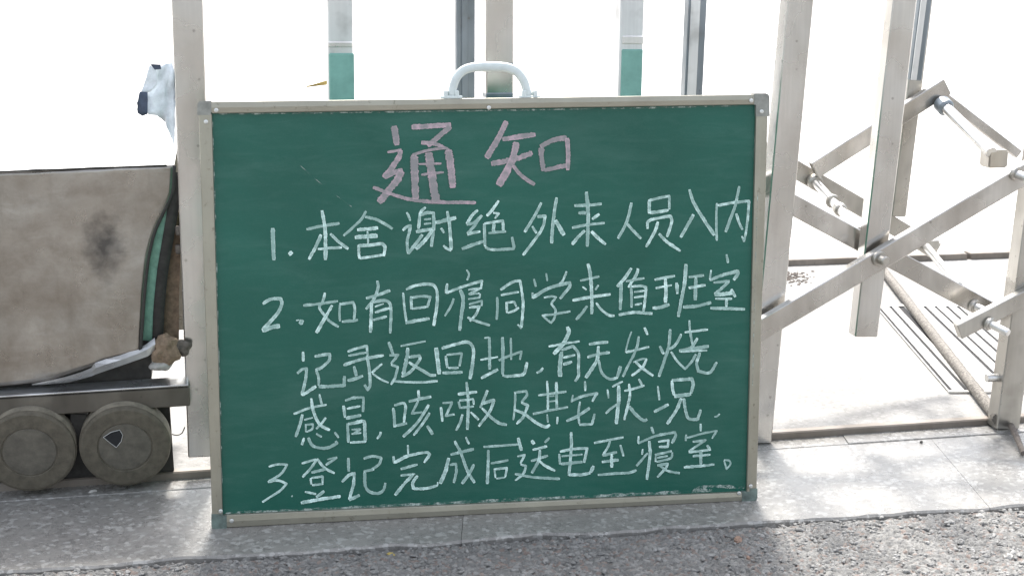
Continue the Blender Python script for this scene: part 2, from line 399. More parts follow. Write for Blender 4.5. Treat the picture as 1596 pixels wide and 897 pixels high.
for a, b in zip(jx[:-1], jx[1:]): slab(a, b, lambda x: yr(x) + .0225, lambda x: y_strip(x) - .02, ZY, mat=M['yard_near'])
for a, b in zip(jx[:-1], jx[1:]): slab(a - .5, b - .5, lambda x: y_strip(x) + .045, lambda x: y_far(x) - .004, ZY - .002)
for a, b in zip([-20, -8, -3, 1.1, 5, 10], [-8, -3, 1.1, 5, 10, 20]): slab(a, b, lambda x: y_far(x) + .004, lambda x: 9.4 + .17 * x, ZY - .003)
# second steel strip further in, with a break in it
def strip_piece(x0, x1, name='steel_strip'):
    mb = MB(); A = Vector((x0, y_strip(x0), ZY + .007)); B = Vector((x1, y_strip(x1), ZY + .007)); mb.bar(A, B, .024, .05, Vector((0, 1, 0)), .002)
    return mb.build(name, M['strip'], yroot)
xb = G(1503, 407).x
strip_piece(-6, xb - .006); strip_piece(xb + .006, 6)
# rusty grit collected against that strip
m = MB()
for i in range(260):
    p = G(random.triangular(1190, 1275, 1215), random.triangular(422, 446, 430), ZY); chip(m, p + Vector((0, 0, .001)), random.uniform(.002, .0055))
tag(m.build('rusty_grit', M['rust']), 'rust brown grit gathered on the yard by the inner steel strip', 'grit', kind='stuff')

# ================================================================== CHALKBOARD
BL, BR = G(331, 823), G(1179, 779)
BE = (BR - BL).normalized(); BH = Vector((-BE.y, BE.x, 0)); LA = R(6)
BU = (BH * math.sin(LA) + Vector((0, 0, 1)) * math.cos(LA)); BN = BE.cross(BU).normalized()   # BN faces the viewer side (-y)
if BN.y > 0: BN = -BN
LIFT = Vector((0, 0, .0))
def bp(px, py, out=0.0): return PL(px, py, BL + BN * out, BN)
board = thing('chalkboard', 'green portable chalkboard with champagne aluminium frame and handwritten notice leaning before the gate', 'chalkboard', (BL + BR) / 2)
oT = dict(TL=(309, 159), TR=(1198, 147), BR=(1179, 779), BL=(331, 823))
iT = dict(TL=(330, 177), TR=(1179, 163), BR=(1164, 766), BL=(347, 802))
D = .020                                                   # frame thickness
# panel, front face 7 mm behind the face of the frame
m = MB(); pc = [bp(*q, -.007) for q in ((324, 170), (1185, 156), (1168, 771), (340, 808))]
m.prism(pc, -BN * .008); m.build('board_panel', M['board'], board)
def frame_rail(a, b, c_, d_, capA, capB):
    """a-b outer edge, d_-c_ inner edge, as bevelled prism"""
    def L(p, q, t): return (p[0] + (q[0] - p[0]) * t, p[1] + (q[1] - p[1]) * t)
    a2, b2, d2, c2 = L(a, b, capA), L(a, b, 1 - capB), L(d_, c_, capA), L(d_, c_, 1 - capB)
    quad = [bp(*q) for q in (a2, b2, c2, d2)]; cen = sum(quad, Vector()) / 4
    mb = MB(); n = 30; vs = []; fs = []
    for i in range(n + 1):
        t_ = i / n; o_ = quad[0].lerp(quad[1], t_); n_ = quad[3].lerp(quad[2], t_); w_ = (n_ - o_)
        wl = w_.length; wn = w_ / wl; dent = BN * noise.noise(o_ * 9) * .0007
        r_ = .0018
        prof = [(0, -D), (0, -r_), (r_ * .3, -r_ * .3), (r_, 0), (wl * .5, .0008), (wl - r_, 0), (wl - r_ * .3, -r_ * .3), (wl, -r_), (wl, -.0075)]
        vs += [o_ + wn * x + BN * z + dent for x, z in prof]
    k_ = len(prof)
    for i in range(n):
        for k in range(k_ - 1): fs.append((i * k_ + k, i * k_ + k + 1, i * k_ + k_ + k + 1, i * k_ + k_ + k))
        fs.append((i * k_ + k_ - 1, i * k_, i * k_ + k_, i * k_ + 2 * k_ - 1))
    fs += [tuple(range(k_)), tuple(range(n * k_, n * k_ + k_))[::-1]]
    mb.add(vs, fs, False); return mb.build('frame_rail', M['frame'], board)
ch, cv = .0265, .038
frame_rail(oT['TL'], oT['TR'], iT['TR'], iT['TL'], .002, .002)
frame_rail(oT['BL'], oT['BR'], iT['BR'], iT['BL'], .002, .002)
frame_rail(oT['TL'], oT['BL'], iT['BL'], iT['TL'], .002, .002)
frame_rail(oT['TR'], oT['BR'], iT['BR'], iT['TR'], .002, .002)
def corner_cap(o_, sx, sy, wx, wy, lx, ly, mat, lab):
    """L-shaped cap with a rounded outer corner; o_ outer corner, sx/sy point inward"""
    x0, y0 = o_[0] - sx * 1.6, o_[1] - sy * 1.6; r_ = 6
    pts = [(x0, y0 + sy * ly), (x0, y0 + sy * r_), (x0 + sx * r_ * .3, y0 + sy * r_ * .3), (x0 + sx * r_, y0), (x0 + sx * lx, y0),
           (x0 + sx * lx, y0 + sy * wy), (x0 + sx * wx, y0 + sy * wy), (x0 + sx * wx, y0 + sy * ly)]
    mb = MB(); mb.prism([bp(*p, .0014) for p in pts], -BN * (D + .003))
    ob = mb.build('corner_cap', mat, board, lab); return ob
corner_cap(oT['TL'], 1, 1, 21, 18, 22, 22, M['cap'], None)
corner_cap(oT['TR'], -1, 1, 21, 18, 24, 36, M['cap'], None)
corner_cap(oT['BL'], 1, -1, 18, 22, 24, 24, M['cap_teal'], 'teal corner cap at the lower left of the frame')
corner_cap(oT['BR'], -1, -1, 12, 15, 24, 20, M['cap_teal'], 'chipped dark teal corner cap at the lower right of the frame')
for px, py in ((337, 172), (321, 190), (762, 168), (1171, 157), (1187, 174), (344, 796), (361, 811), (1152, 768), (1170, 757)):
    p = bp(px, py, .0022); mb = MB()
    mb.lathe(p, BN, [(.0036, 0), (.0036, .0005), (.0028, .0011), (.0014, .0013), (.0012, .0003)], 16); mb.build('rivet', M['rivet'], board)
# handle
hp = smooth_path([(704, 150), (705, 140), (711, 122), (722, 110), (738, 105), (762, 104), (788, 105), (804, 111), (815, 124), (821, 140), (824, 150)], 3)
hw = [11 + 3 * math.sin(math.pi * i / (len(hp) - 1)) for i in range(len(hp))]
mb = MB(); P3 = [bp(q[0], q[1], -.012) for q in [tuple(v) for v in hp]]
mb.sweep(P3, [x * .00113 for x in hw], .014, BN); hd = mb.build('handle', M['handle'], board)
for cx in (703, 825):
    mb = MB(); mb.bar(bp(cx - 17, 152, -.012), bp(cx + 17, 151.5, -.012), .005, .018, BN, .001)
    for dx in (-9, 9): mb.bar(bp(cx + dx, 152, -.012), bp(cx + dx * .9, 141, -.012), .007, .018, BN, .0015)
    mb.build('bracket', M['handle'], hd)
# chalk dust along the inner edges (thin, ragged)
def dust(pts, wpx, z):
    mb = MB(); path = smooth_path([Vector((*p, 0)) for p in pts], 4); vs = []; fs = []
    for i, p in enumerate(path):
        t_ = (path[min(i + 1, len(path) - 1)] - path[max(i - 1, 0)]).normalized(); q = Vector((-t_.y, t_.x, 0))
        k = wpx * (.45 + .75 * abs(noise.noise(Vector((p.x * .06, p.y * .06, z * 900)))))
        vs += [bp(p.x - q.x * k, p.y - q.y * k, z), bp(p.x + q.x * k, p.y + q.y * k, z)]
    fs = [(2 * i, 2 * i + 1, 2 * i + 3, 2 * i + 2) for i in range(len(path) - 1)]
    mb.add(vs, fs); mb.build('chalk_dust', M['dust'], board)
dust([(352, 800), (600, 788), (800, 778), (1000, 769), (1110, 763)], 3.5, -.0062)
dust([(1080, 762), (1110, 757), (1160, 759)], 4, -.0058)
dust([(331, 190), (335, 340), (339, 500), (343, 640), (345, 780)], 2.2, -.0062)
dust([(340, 178), (640, 174), (900, 170), (1150, 165)], 1.6, -.0062)
dust([(1177, 200), (1173, 400), (1168, 620), (1165, 740)], 1.8, -.0062)
dust([(1181, 300), (1177, 430), (1173, 600)], .8, .0010)
dust([(468, 258), (505, 290), (548, 322)], .55, -.0060)
# ---- handwriting.  each entry: (crop origin), strokes "x y x y ... wN" in quarter units
K = 1 / 3.9875
TXT = [
('p', 560, 170, '215 105 235 225 w38;175 268 215 262 262 250 w14;262 255 240 310 190 380 150 425 w32;155 425 215 395 270 378 w28;265 385 235 440 180 510 120 580 w42;85 485 180 520 290 555 400 572 520 578 725 580 w20;325 112 450 105 570 98 w30;568 108 500 165 425 230 w30;385 207 460 215 535 240 w22;340 285 345 420 350 560 w44;330 285 420 258 530 242 560 255 w16;552 255 570 370 580 490 w42;430 270 450 400 475 575 w48;370 342 510 338 w12;385 408 450 400 525 392 w14'),
('p', 560, 170, '915 75 870 170 790 305 w34;890 188 980 175 1095 158 w28;820 340 900 325 1000 300 1075 270 w32;975 205 960 290 920 380 865 475 w42;955 350 1010 415 1090 470 w22;1130 240 1135 310 1145 385 w30;1125 235 1200 195 1290 178 w28;1292 180 1298 270 1295 380 w26;1150 380 1220 365 1290 350 w24'),
('w', 400, 260, '100 380 102 470 107 580 w25'),
('w', 400, 260, '200 545 222 528 w26'),
('w', 400, 260, '310 388 400 368 515 350 w18;405 270 425 380 428 480 428 578 w22;400 420 370 490 325 575 w20;458 415 510 465 570 510 w18;380 510 450 505 530 500 w16'),
('w', 400, 260, '680 275 655 320 600 375 540 428 w16;675 310 740 325 790 350 845 385 w18;625 392 690 385 755 380 w22;610 438 680 432 752 428 w26;688 400 692 440 693 475 w12;632 485 635 530 638 570 w16;632 490 710 485 775 478 797 500 790 555 w20;640 568 710 558 790 545 w16'),
('w', 400, 260, '932 282 945 305 955 335 w14;908 395 930 375 955 365 945 420 935 470 942 540 w18;942 540 980 490 1030 420 w20;1050 250 1020 280 1010 340 1005 385 w18;1015 300 1060 285 1100 285 1100 380 1085 495 w20;1040 328 1085 323 w12;1040 355 1085 350 w12;990 403 1050 392 1110 385 w20;1095 390 1050 450 990 510 w22;1110 345 1140 340 1240 315 w24;1185 275 1200 370 1210 515 w20;1210 520 1180 505 1160 488 w16;1145 380 1165 410 w16'),
('w', 400, 260, '1375 268 1340 300 1305 355 w18;1305 358 1350 345 1400 300 w18;1400 300 1350 370 1310 415 w18;1310 422 1340 410 1390 400 w18;1275 508 1340 485 1415 460 w20;1505 210 1470 260 1430 305 w18;1470 285 1505 290 1480 320 w14;1415 352 1460 345 1530 335 1533 400 w16;1475 345 1470 405 w20;1440 412 1500 405 1550 400 w16;1415 352 1417 430 1420 495 w18;1420 498 1450 512 1510 513 1596 508 1598 490 1587 435 w18'),
('w', 800, 260, '175 222 135 300 70 405 w18;150 310 198 305 185 370 150 430 60 548 w18;118 368 145 412 w16;270 190 258 260 245 370 238 475 w20;262 330 285 370 315 425 w26'),
('w', 800, 260, '380 240 460 238 550 230 w18;455 155 465 300 460 495 w22;405 285 450 288 w20;535 292 490 325 w18;365 378 460 360 568 348 w16;445 395 400 440 365 482 w20;485 400 530 445 575 482 w20'),
('w', 800, 260, '735 222 715 310 690 375 650 445 w18;705 350 745 395 795 445 w18'),
('w', 800, 260, '845 205 845 290 w20;840 210 900 195 970 180 970 265 w16;850 285 910 278 965 268 w20;835 385 835 345 870 325 975 305 985 340 955 435 w18;900 340 880 400 825 498 w18;905 415 960 470 1040 522 w18'),
('w', 800, 260, '1095 140 1120 220 1180 320 1250 425 w20;1120 295 1085 360 1040 438 w20'),
('w', 800, 260, '1265 225 1262 340 1265 458 w14;1270 240 1350 225 1465 212 1455 340 1435 465 w16;1435 465 1420 430 w14;1405 120 1380 240 1350 320 1320 405 w18;1385 290 1405 350 1425 390 w16'),
('w', 400, 390, '38 332 90 302 148 300 157 330 130 390 35 495 w21;35 500 90 478 145 470 w26'),
('w', 400, 390, '265 440 290 450 w34;245 435 265 432 w8'),
('w', 400, 390, '425 262 410 320 390 355 420 400 455 440 510 475 w16;290 342 400 330 505 315 w16;470 340 430 410 370 512 w20;520 325 515 380 518 440 w14;520 335 600 322 610 360 605 430 w16;530 442 580 438 630 432 w18'),
('w', 400, 390, '750 188 755 230 730 300 680 365 w18;680 298 750 278 830 248 w18;715 325 712 400 708 510 w20;720 320 800 310 830 335 835 400 830 515 w18;735 385 825 358 w16;725 432 810 410 w16;735 350 790 330 w10'),
('w', 400, 390, '910 262 918 350 930 440 w14;928 242 1000 215 1090 212 1120 250 1120 340 1100 468 w18;925 450 1000 435 1075 422 w20;960 285 962 365 w18;965 295 1020 285 1080 288 1060 355 w16;965 362 1055 350 w16'),
('w', 400, 390, '1305 120 1320 150 1308 185 w12;1185 205 1175 265 w16;1175 265 1280 225 1400 190 1395 240 w16;1225 298 1210 340 1170 408 w14;1265 245 1285 300 1275 380 1262 498 w22;1315 245 1390 232 w12;1390 235 1345 258 1320 272 1385 266 w13;1315 302 1385 292 1390 268 w12;1320 335 1400 312 1398 345 w13;1320 355 1385 348 1360 400 1325 440 w16;1310 415 1370 440 1450 465 w16'),
('w', 400, 390, '1495 290 1497 350 1492 430 w16;1515 245 1560 215 1600 193 1636 188 1648 250 1656 330 1646 478 w17;1646 485 1622 460 w13;1518 278 1600 262 1630 258 w14;1552 320 1556 388 w15;1552 325 1600 318 1614 350 w14;1560 388 1600 375 1630 355 w15'),
('w', 800, 390, '128 178 140 225 w14;205 142 212 190 w12;332 130 310 185 285 210 w14;120 262 120 298 w14;120 295 220 235 350 200 350 225 290 300 w20;190 292 240 285 268 290 235 330 w14;235 330 262 370 255 420 235 450 210 430 178 400 w14;180 405 260 395 355 378 w14'),
('w', 800, 390, '415 188 535 162 w14;465 82 480 160 488 300 488 395 w20;430 225 455 245 w12;530 215 510 245 w14;368 310 480 290 605 272 w18;460 345 430 385 390 430 w18;515 325 550 370 600 405 630 405 w16'),
('w', 800, 390, '735 110 690 175 645 225 w20;670 205 668 290 665 370 w20;775 112 765 150 715 230 w18;700 192 760 182 815 172 w14;730 215 735 290 735 355 w16;735 225 800 220 825 230 820 300 810 380 w16;750 258 815 250 w12;750 292 820 282 w14;755 338 800 330 w14;655 400 750 385 865 392 w18'),
('w', 800, 390, '878 182 940 170 1005 158 w16;885 235 930 225 985 215 w14;945 175 950 240 945 325 w22;865 358 910 355 970 335 w20;1015 200 1020 270 w20;1073 85 1065 200 1045 310 1025 412 w22;1090 165 1185 155 w16;1135 170 1130 310 w22;1090 232 1195 215 w18;1055 352 1140 345 1230 322 w20'),
('w', 800, 390, '1325 25 1335 78 w16;1230 122 1220 180 w12;1220 185 1310 150 1395 130 1395 145 1370 185 w20;1245 200 1300 195 1345 190 w16;1340 195 1290 240 1250 272 w18;1250 275 1310 270 1365 262 w24;1355 240 1380 290 w18;1255 300 1360 300 w14;1325 300 1325 350 w18;1225 358 1330 360 1440 365 w18'),
('w', 400, 500, '288 190 290 250 w18;252 325 280 300 310 295 305 360 280 460 w18;280 460 315 440 370 405 w20;360 220 400 212 455 205 450 245 400 290 365 302 w18;370 305 385 350 385 400 w16;385 408 450 405 545 400 545 340 w20'),
('w', 400, 500, '565 190 620 170 685 155 690 215 w16;570 215 680 195 w14;540 275 640 240 790 212 w18;685 215 700 300 705 400 690 425 670 395 w18;605 280 620 340 w20;565 370 620 355 660 338 w20;780 265 750 290 715 320 w14;720 325 770 360 820 382 w12'),
('w', 400, 500, '820 130 835 170 850 210 w18;825 212 880 210 835 265 w16;835 270 878 285 860 350 835 395 w16;850 372 930 378 1020 380 1125 372 w14;895 155 970 140 1050 125 w12;940 165 935 220 910 335 w22;945 225 1010 215 1015 235 960 310 900 345 w18;945 255 1010 295 1080 335 1115 335 w18'),
('w', 400, 500, '1115 165 1125 240 1135 330 w26;1150 170 1230 145 1310 130 1345 165 1345 240 1325 360 w20;1155 322 1280 318 w18;1175 215 1185 290 w16;1180 210 1275 200 1260 280 w14;1190 290 1255 290 w14'),
('w', 400, 500, '1415 105 1445 100 w12;1445 100 1448 200 1448 300 w18;1390 240 1450 230 1500 222 w12;1395 355 1450 325 1500 300 w18;1528 100 1530 200 1528 330 w20;1528 335 1560 342 1645 335 1665 320 1680 255 w18;1505 245 1560 220 1645 190 1635 240 w15;1580 105 1582 240 w14'),
('w', 800, 500, '145 322 170 308 185 290 w16'),
('w', 800, 500, '335 35 345 70 310 140 250 205 w24;220 158 310 140 412 125 w14;300 190 292 260 290 345 w26;300 180 370 155 405 200 405 290 405 340 385 375 w18;310 228 385 210 w14;310 270 365 252 w18'),
('w', 800, 500, '470 145 530 135 590 130 w18;460 225 530 205 600 195 w18;530 155 520 240 450 352 w20;530 240 550 320 600 360 650 350 w16;645 350 668 280 w22'),
('w', 800, 500, '735 65 715 120 697 195 w10;700 195 760 180 845 160 w14;780 95 765 170 680 345 w16;815 40 835 85 w16;745 255 800 235 830 235 w12;830 235 800 290 735 340 w16;755 250 800 290 870 340 w16'),
('w', 800, 500, '910 155 935 205 w18;975 50 965 160 905 345 w18;1045 80 1005 150 970 175 w16;980 190 1020 250 1070 300 w14;1065 70 1130 62 1210 52 w14;1095 -5 1100 70 1115 150 w14;1145 105 1110 160 1060 180 w18;1030 185 1120 172 1215 155 w22;1040 190 1120 185 1205 182 w12;1135 205 1110 250 1065 300 w16;1160 195 1140 260 1150 310 1220 320 1265 255 w18'),
('w', 400, 600, '230 178 330 140 435 120 w14;340 80 350 150 390 240 455 278 w18;390 55 405 125 w14;285 180 270 240 242 320 w18;430 200 400 240 370 270 w14;295 215 350 200 w10;300 245 350 240 345 270 310 290 w12;305 240 305 290 w10;295 325 280 370 w16;320 325 350 375 430 390 500 360 490 345 w18;370 300 405 320 w14;485 290 510 325 w14'),
('w', 400, 600, '540 125 550 200 w18;550 95 600 78 665 75 660 165 w16;560 145 645 128 w14;555 205 650 185 w20;565 235 570 355 w18;570 240 670 220 675 350 w20;590 275 645 272 600 300 w12;590 302 650 295 w12;580 355 680 350 w14'),
('w', 400, 600, '772 288 768 308 748 332 w16'),
('w', 400, 600, '848 140 855 190 858 260 w18;855 125 910 110 925 130 915 230 w16;865 250 935 235 w16;1005 30 1010 80 w18;945 100 1010 85 1085 70 w18;1005 95 965 175 1030 165 w14;1070 120 1000 230 910 320 w18;1075 170 1030 240 975 310 w16;1060 250 1095 305 w20'),
('w', 400, 600, '1145 135 1155 225 w16;1155 110 1215 105 1175 190 1230 180 w14;1250 55 1370 40 w18;1305 -20 1315 100 1310 275 w18;1255 100 1265 145 w14;1260 95 1345 85 1350 120 w14;1270 140 1350 130 w14;1280 180 1265 230 1240 280 w16;1330 165 1380 215 w14;1435 30 1415 80 1390 140 w18;1395 115 1475 90 1450 160 1380 255 w18;1400 140 1460 200 1510 235 1555 245 w18'),
('w', 800, 600, '5 45 80 35 85 60 50 105 w15;12 45 10 120 0 215 w13;50 105 90 125 65 190 20 240 w16;5 150 70 178 140 230 200 258 228 245 w18'),
('w', 800, 600, '155 62 330 38 w14;210 -28 215 60 215 150 w14;268 -20 268 60 270 150 w16;225 68 255 65 w10;225 100 265 95 w10;122 178 230 155 340 135 w14;210 180 215 230 w12;275 195 272 240 w14'),
('w', 800, 600, '445 -25 448 35 w14;370 60 362 105 w12;365 95 440 65 520 50 490 100 w16;475 140 400 190 330 222 w18;415 100 405 170 410 240 w14;410 245 490 240 505 175 w16'),
('w', 800, 600, '585 25 592 80 w12;655 0 655 90 640 240 w22;615 10 680 -25 w12;575 175 600 150 640 118 w14;690 35 750 20 815 0 w14;720 -10 725 60 690 215 w16;720 130 760 180 810 218 832 210 w20;780 -40 800 0 w14'),
('w', 800, 600, '898 5 908 92 w12;875 165 965 118 w18;985 -30 990 20 1000 62 w18;985 -32 1110 -40 1118 -5 1105 50 w20;1000 68 1105 55 w24;1045 80 1010 160 955 240 w20;1060 80 1070 150 1090 205 1145 212 1165 150 w18'),
('w', 800, 600, '1250 195 1265 192 1282 176 w12'),
('w', 400, 600, '75 505 130 490 190 492 150 550 70 600 w14;70 600 130 590 185 610 150 650 35 725 w14'),
('w', 400, 600, '217 685 223 691 w13'),
('w', 400, 600, '280 485 370 458 w14;375 460 340 510 285 570 w16;375 455 420 510 485 545 w16;430 495 500 448 w14;440 460 500 445 w10;340 540 430 520 w18;335 575 340 615 w14;340 575 410 565 410 605 w14;345 620 415 610 w14;300 660 370 675 w14;420 655 370 695 w18;275 730 390 708 522 688 w20'),
('w', 400, 600, '570 450 572 535 w18;530 600 570 560 608 545 600 620 575 710 w18;575 712 640 680 w20;665 455 720 440 775 450 760 490 710 525 w16;665 535 730 520 w16;670 540 675 620 700 660 760 670 790 645 800 605 w18'),
('w', 400, 600, '940 370 942 425 w12;850 440 855 485 w16;855 480 950 435 1060 415 1075 430 1040 480 w18;895 520 1000 490 w16;895 560 985 548 w14;975 550 920 610 860 682 w20;1000 560 970 605 975 640 1050 640 1125 620 w18;1125 620 1125 600 w10'),
('w', 400, 600, '1205 430 1350 395 w18;1195 450 1170 540 1140 610 w22;1200 495 1240 485 1240 540 1225 605 w16;1230 345 1270 420 1310 530 1355 605 w18;1350 490 1320 550 1275 610 w18;1300 320 1320 365 w14'),
('w', 400, 600, '1410 382 1510 375 1630 366 w14;1440 400 1438 500 1432 612 w18;1455 485 1565 465 w14;1478 515 1485 575 w12;1480 520 1555 512 1545 570 w14;1490 578 1545 570 w12'),
('w', 800, 600, '30 325 50 405 w20;25 440 70 432 45 485 w14;45 490 80 500 60 550 12 590 w14;10 550 130 570 290 580 w16;115 340 130 365 w24;225 325 195 355 w14;120 400 210 378 w16;110 470 215 435 w16;165 400 160 460 115 545 w18;165 470 200 500 260 530 w16'),
('w', 800, 600, '285 425 290 490 w14;290 412 370 395 460 390 440 480 w16;300 440 430 428 w12;295 488 430 475 w18;360 290 360 400 345 560 w18;345 555 420 555 480 545 w18;500 500 480 540 w22'),
('w', 800, 600, '502 358 590 340 685 322 w14;600 345 590 380 555 435 w14;555 435 645 415 w18;665 370 685 440 w14;550 475 655 462 w18;612 425 612 510 w18;525 555 620 548 730 540 765 525 w16'),
('w', 800, 600, '858 258 872 300 w16;780 315 775 360 w14;775 360 880 315 1005 290 1010 310 985 360 w16;845 345 850 430 830 585 w18;835 420 800 460 765 500 w14;805 395 800 430 w12;900 350 965 340 960 380 905 382 w14;880 432 985 408 w15;885 430 885 475 w12;890 475 980 450 988 415 w14;895 450 960 438 w12;895 498 960 485 950 510 895 570 w16;905 495 960 530 1035 545 w16'),
('w', 800, 600, '1165 238 1165 285 w14;1075 305 1072 345 w14;1080 325 1180 298 1265 282 1235 330 w12;1115 350 1195 340 1090 410 w14;1090 415 1225 400 w14;1205 370 1225 405 w16;1115 440 1225 430 w14;1165 400 1165 490 w18;1060 508 1150 502 1250 490 w16'),
('w', 800, 600, '1310 462 1343 468 1350 490 1325 520 1320 500 1310 466 w11'),
]
def write_char(kind, ox, oy, strokes, idx):
    mb = MB(); cover = []
    for si, s_ in enumerate(strokes.split(';')):
        tk = s_.split(); wd = float(tk[-1][1:]) * K * .5 * (1.03 if kind == 'p' else .97); nums = [float(x) for x in tk[:-1]]
        pts = [Vector((ox + nums[i] * K, oy + nums[i + 1] * K, 0)) for i in range(0, len(nums), 2)]
        path = smooth_path(pts, 1.1); z = -.0064 + si * .00012 + (idx % 2) * .00004; vs = []
        n = len(path); sd2 = idx * 17 + si * 3.3; br = random.uniform(-.18, .18); tp = random.uniform(-.22, .22); sid = random.choice((-1, 1))
        for i, p in enumerate(path):
            t_ = (path[min(i + 1, n - 1)] - path[max(i - 1, 0)]); t_ = t_.normalized() if t_.length > 1e-6 else Vector((1, 0, 0))
            q = Vector((-t_.y, t_.x, 0)); e = min(i, n - 1 - i) / max(1, min(3, n / 2)); cap_ = min(1, .7 + .3 * e) * (1 + tp * (i / n - .5))
            k1 = wd * cap_ * (1 + .34 * noise.noise(Vector((i * .6, sd2, 0))) + .30 * noise.noise(Vector((i * .10, sd2, 5))))
            k2 = wd * cap_ * (1 + .34 * noise.noise(Vector((i * .6, sd2, 9))))
            lo = noise.noise(Vector((i * .14, sd2, 20))) * .9; endb = .25 if min(i, n - 1 - i) < 2 else 0
            for f_, k in ((-1, k1), (-.55, k1), (.45, k2), (1, k2)):
                vs.append(bp(p.x + q.x * k * f_, p.y + q.y * k * f_, z))
                cover.append(max(0, min(1, (.62 if f_ * sid > .8 else .42 if abs(f_) > .8 else .25) + br + lo * .5 + endb)))
        mb.add(vs, [(4 * i + k, 4 * i + k + 1, 4 * i + k + 5, 4 * i + k + 4) for i in range(n - 1) for k in range(3)])
    o = mb.build('chalk_character', M['chalk_pink' if kind == 'p' else 'chalk_white'], board)
    ca = o.data.color_attributes.new('cover', 'FLOAT_COLOR', 'POINT')
    for i_, v_ in enumerate(cover): ca.data[i_].color = (v_, v_, v_, 1)
    if kind == 'p': o['label'] = 'large pink chalk character of the heading'
for i, (k_, ox, oy, s_) in enumerate(TXT): write_char(k_, ox, oy, s_, i)

# ================================================================== FOLDING GATE
gate = thing('folding_gate', 'stainless steel folding gate with scissor bars, upright posts and a dented wheeled housing', 'gate', Vector((0, 2.675, 0)))
def up(px, py, off, top=-70):            # continue an upright's line above
    return gp(px, py, off)
def post(xt, yt, xb, yb, wpx, off, mat, name='post', label=None, dp=None, ext=-70):
    if ext is not None and yt <= 0:
        s_ = (xt - xb) / (yt - yb); xt = xb + s_ * (ext - yb); yt = ext
    a, b = gp(xt, yt, off), gp(xb, yb, off); wd = wpx * mpp(b); mb = MB()
    # broken into lengths so the edge is not a perfect ruler line
    mb.bar(a, b, wd, dp or wd * .8, GN, .0022); return mb.build(name, mat, gate, label)
post(292, 0, 316, 706, 44, 0, M['steel'])
post(1242, 0, 1178, 686, 40, 0, M['steel'])
post(1405, 0, 1345, 522, 38, -.005, M['steel'], dp=.032)
p3 = post(1655, -20, 1563, 664, 39, -.02, M['steel2'])
post(776, 0, 775, 640, 41, 0, M['steel'])
# rear uprights
post(529, 0, 533, 560, 37, .30, M['pale_channel'])
post(982, 0, 966, 560, 36, .30, M['pale_channel'])
for (xa, ya, xb_, yb_, wv) in ((531, 82, 534, 300, 38.5), (982, 76, 975.5, 300, 33.5)):
    post(xa, ya, xb_, yb_, wv, .297, M['green_film'], 'green_sleeve', ext=None, dp=.038)
for (xa, ya, xb_, yb_, wv) in ((529.5, 64, 529.6, 73, 38.5), (983, 55, 982.6, 68, 34.5)):
    post(xa, ya, xb_, yb_, wv, .297, M['chrome'], 'weld_band', ext=None, dp=.04)
# slim guide channels
def channel(xt, yt, xb, yb, wpx, off, stripe):
    c_ = post(xt, yt, xb, yb, wpx, off, M['dark_channel'], 'guide_channel')
    a, b = gp(xt, yt, off - .017), gp(xb, yb, off - .017)
    a2 = gp(xt + (xt - xb) / (yb - yt) * 70, yt - 70, off - .017); mb = MB(); mb.bar(a2, b, wpx * stripe * mpp(b), .004, GN, .0008)
    mb.build('inner_strip', M['pale_channel'] if stripe > .4 else M['dark_channel'], c_)
channel(724, 0, 724, 560, 28, .18, .3)
channel(1084.5, 0, 1058, 560, 28, .2, .5)
channel(1440, 0, 1424, 125, 20, .18, .45)
post(1441, -20, 1397, 336, 24, .34, M['steel2'])
# post T3 has a sleeve joint low down, just above the board
post(776, 97, 776, 99, 42.5, -.001, M['dark_channel'], 'joint', ext=None, dp=.042)
post(775.5, 143, 775.5, 152, 42.5, -.001, M['dark_channel'], 'joint', ext=None, dp=.042)
# scissor bars
def sbar(x0, y0, x1, y1, wpx, off, mat=None, dp=.020):
    a, b = gp(x0, y0, off), gp(x1, y1, off); mb = MB(); mb.bar(a, b, wpx * mpp((a + b) / 2), dp, GN, .0016)
    return mb.build('scissor_bar', mat or M['bar'], gate)
sbar(1130, 545, 1660, 232, 32, -.045)
sbar(1130, 262, 1541, 484, 31, .032)
sbar(1150, 212, 1458, 390, 27, .34, M['steel2'])
sbar(1268, 265, 1474, 134, 27, .305)
sbar(1452, 137, 1586, 240, 14, .33)
sbar(1492, 516, 1680, 420, 25, -.05, M['steel2'])
sbar(560, 300, 1100, 590, 29, -.03); sbar(560, 590, 1100, 290, 29, .03)
def rod(p, q, r, mat, name='cross_rod', seg=18):
    mb = MB(); mb.tube([p, q], r, seg); return mb.build(name, mat, gate)
def collar(c_, ax, r, hgt, mat=None):
    mb = MB(); mb.lathe(c_, ax, [(r * .8, 0), (r, hgt * .15), (r, hgt * .85), (r * .8, hgt)], 24); return mb.build('collar', mat or M['steel2'], gate)
A, B = gp(1340, 360, .028), gp(1268, 281, .33); rod(A, B, .0092, M['chrome']); ax = (A - B).normalized()
collar(B, ax, .0165, .02); collar(B.lerp(A, .42), ax, .0145, .008); collar(B.lerp(A, .56), ax, .0135, .02)
A, B = gp(1545, 238, .08), gp(1466, 160, .29); rod(A, B, .0118, M['chrome']); ax = (A - B).normalized()
collar(B, ax, .018, .03, M['dark_channel'])
mb = MB(); mb.box(gp(1549, 246, .10), GE * .021, GN * .02, Vector((0, 0, .018)), .003); mb.build('end_block', M['steel2'], gate)
A, B = gp(1494, 446, .04), gp(1444, 384, .32); rod(A, B, .0085, M['chrome'])
mb = MB(); mb.box(gp(1451, 380, .33), GE * .013, GN * .015, Vector((0, 0, .011)), .002); mb.build('end_block', M['steel2'], gate)
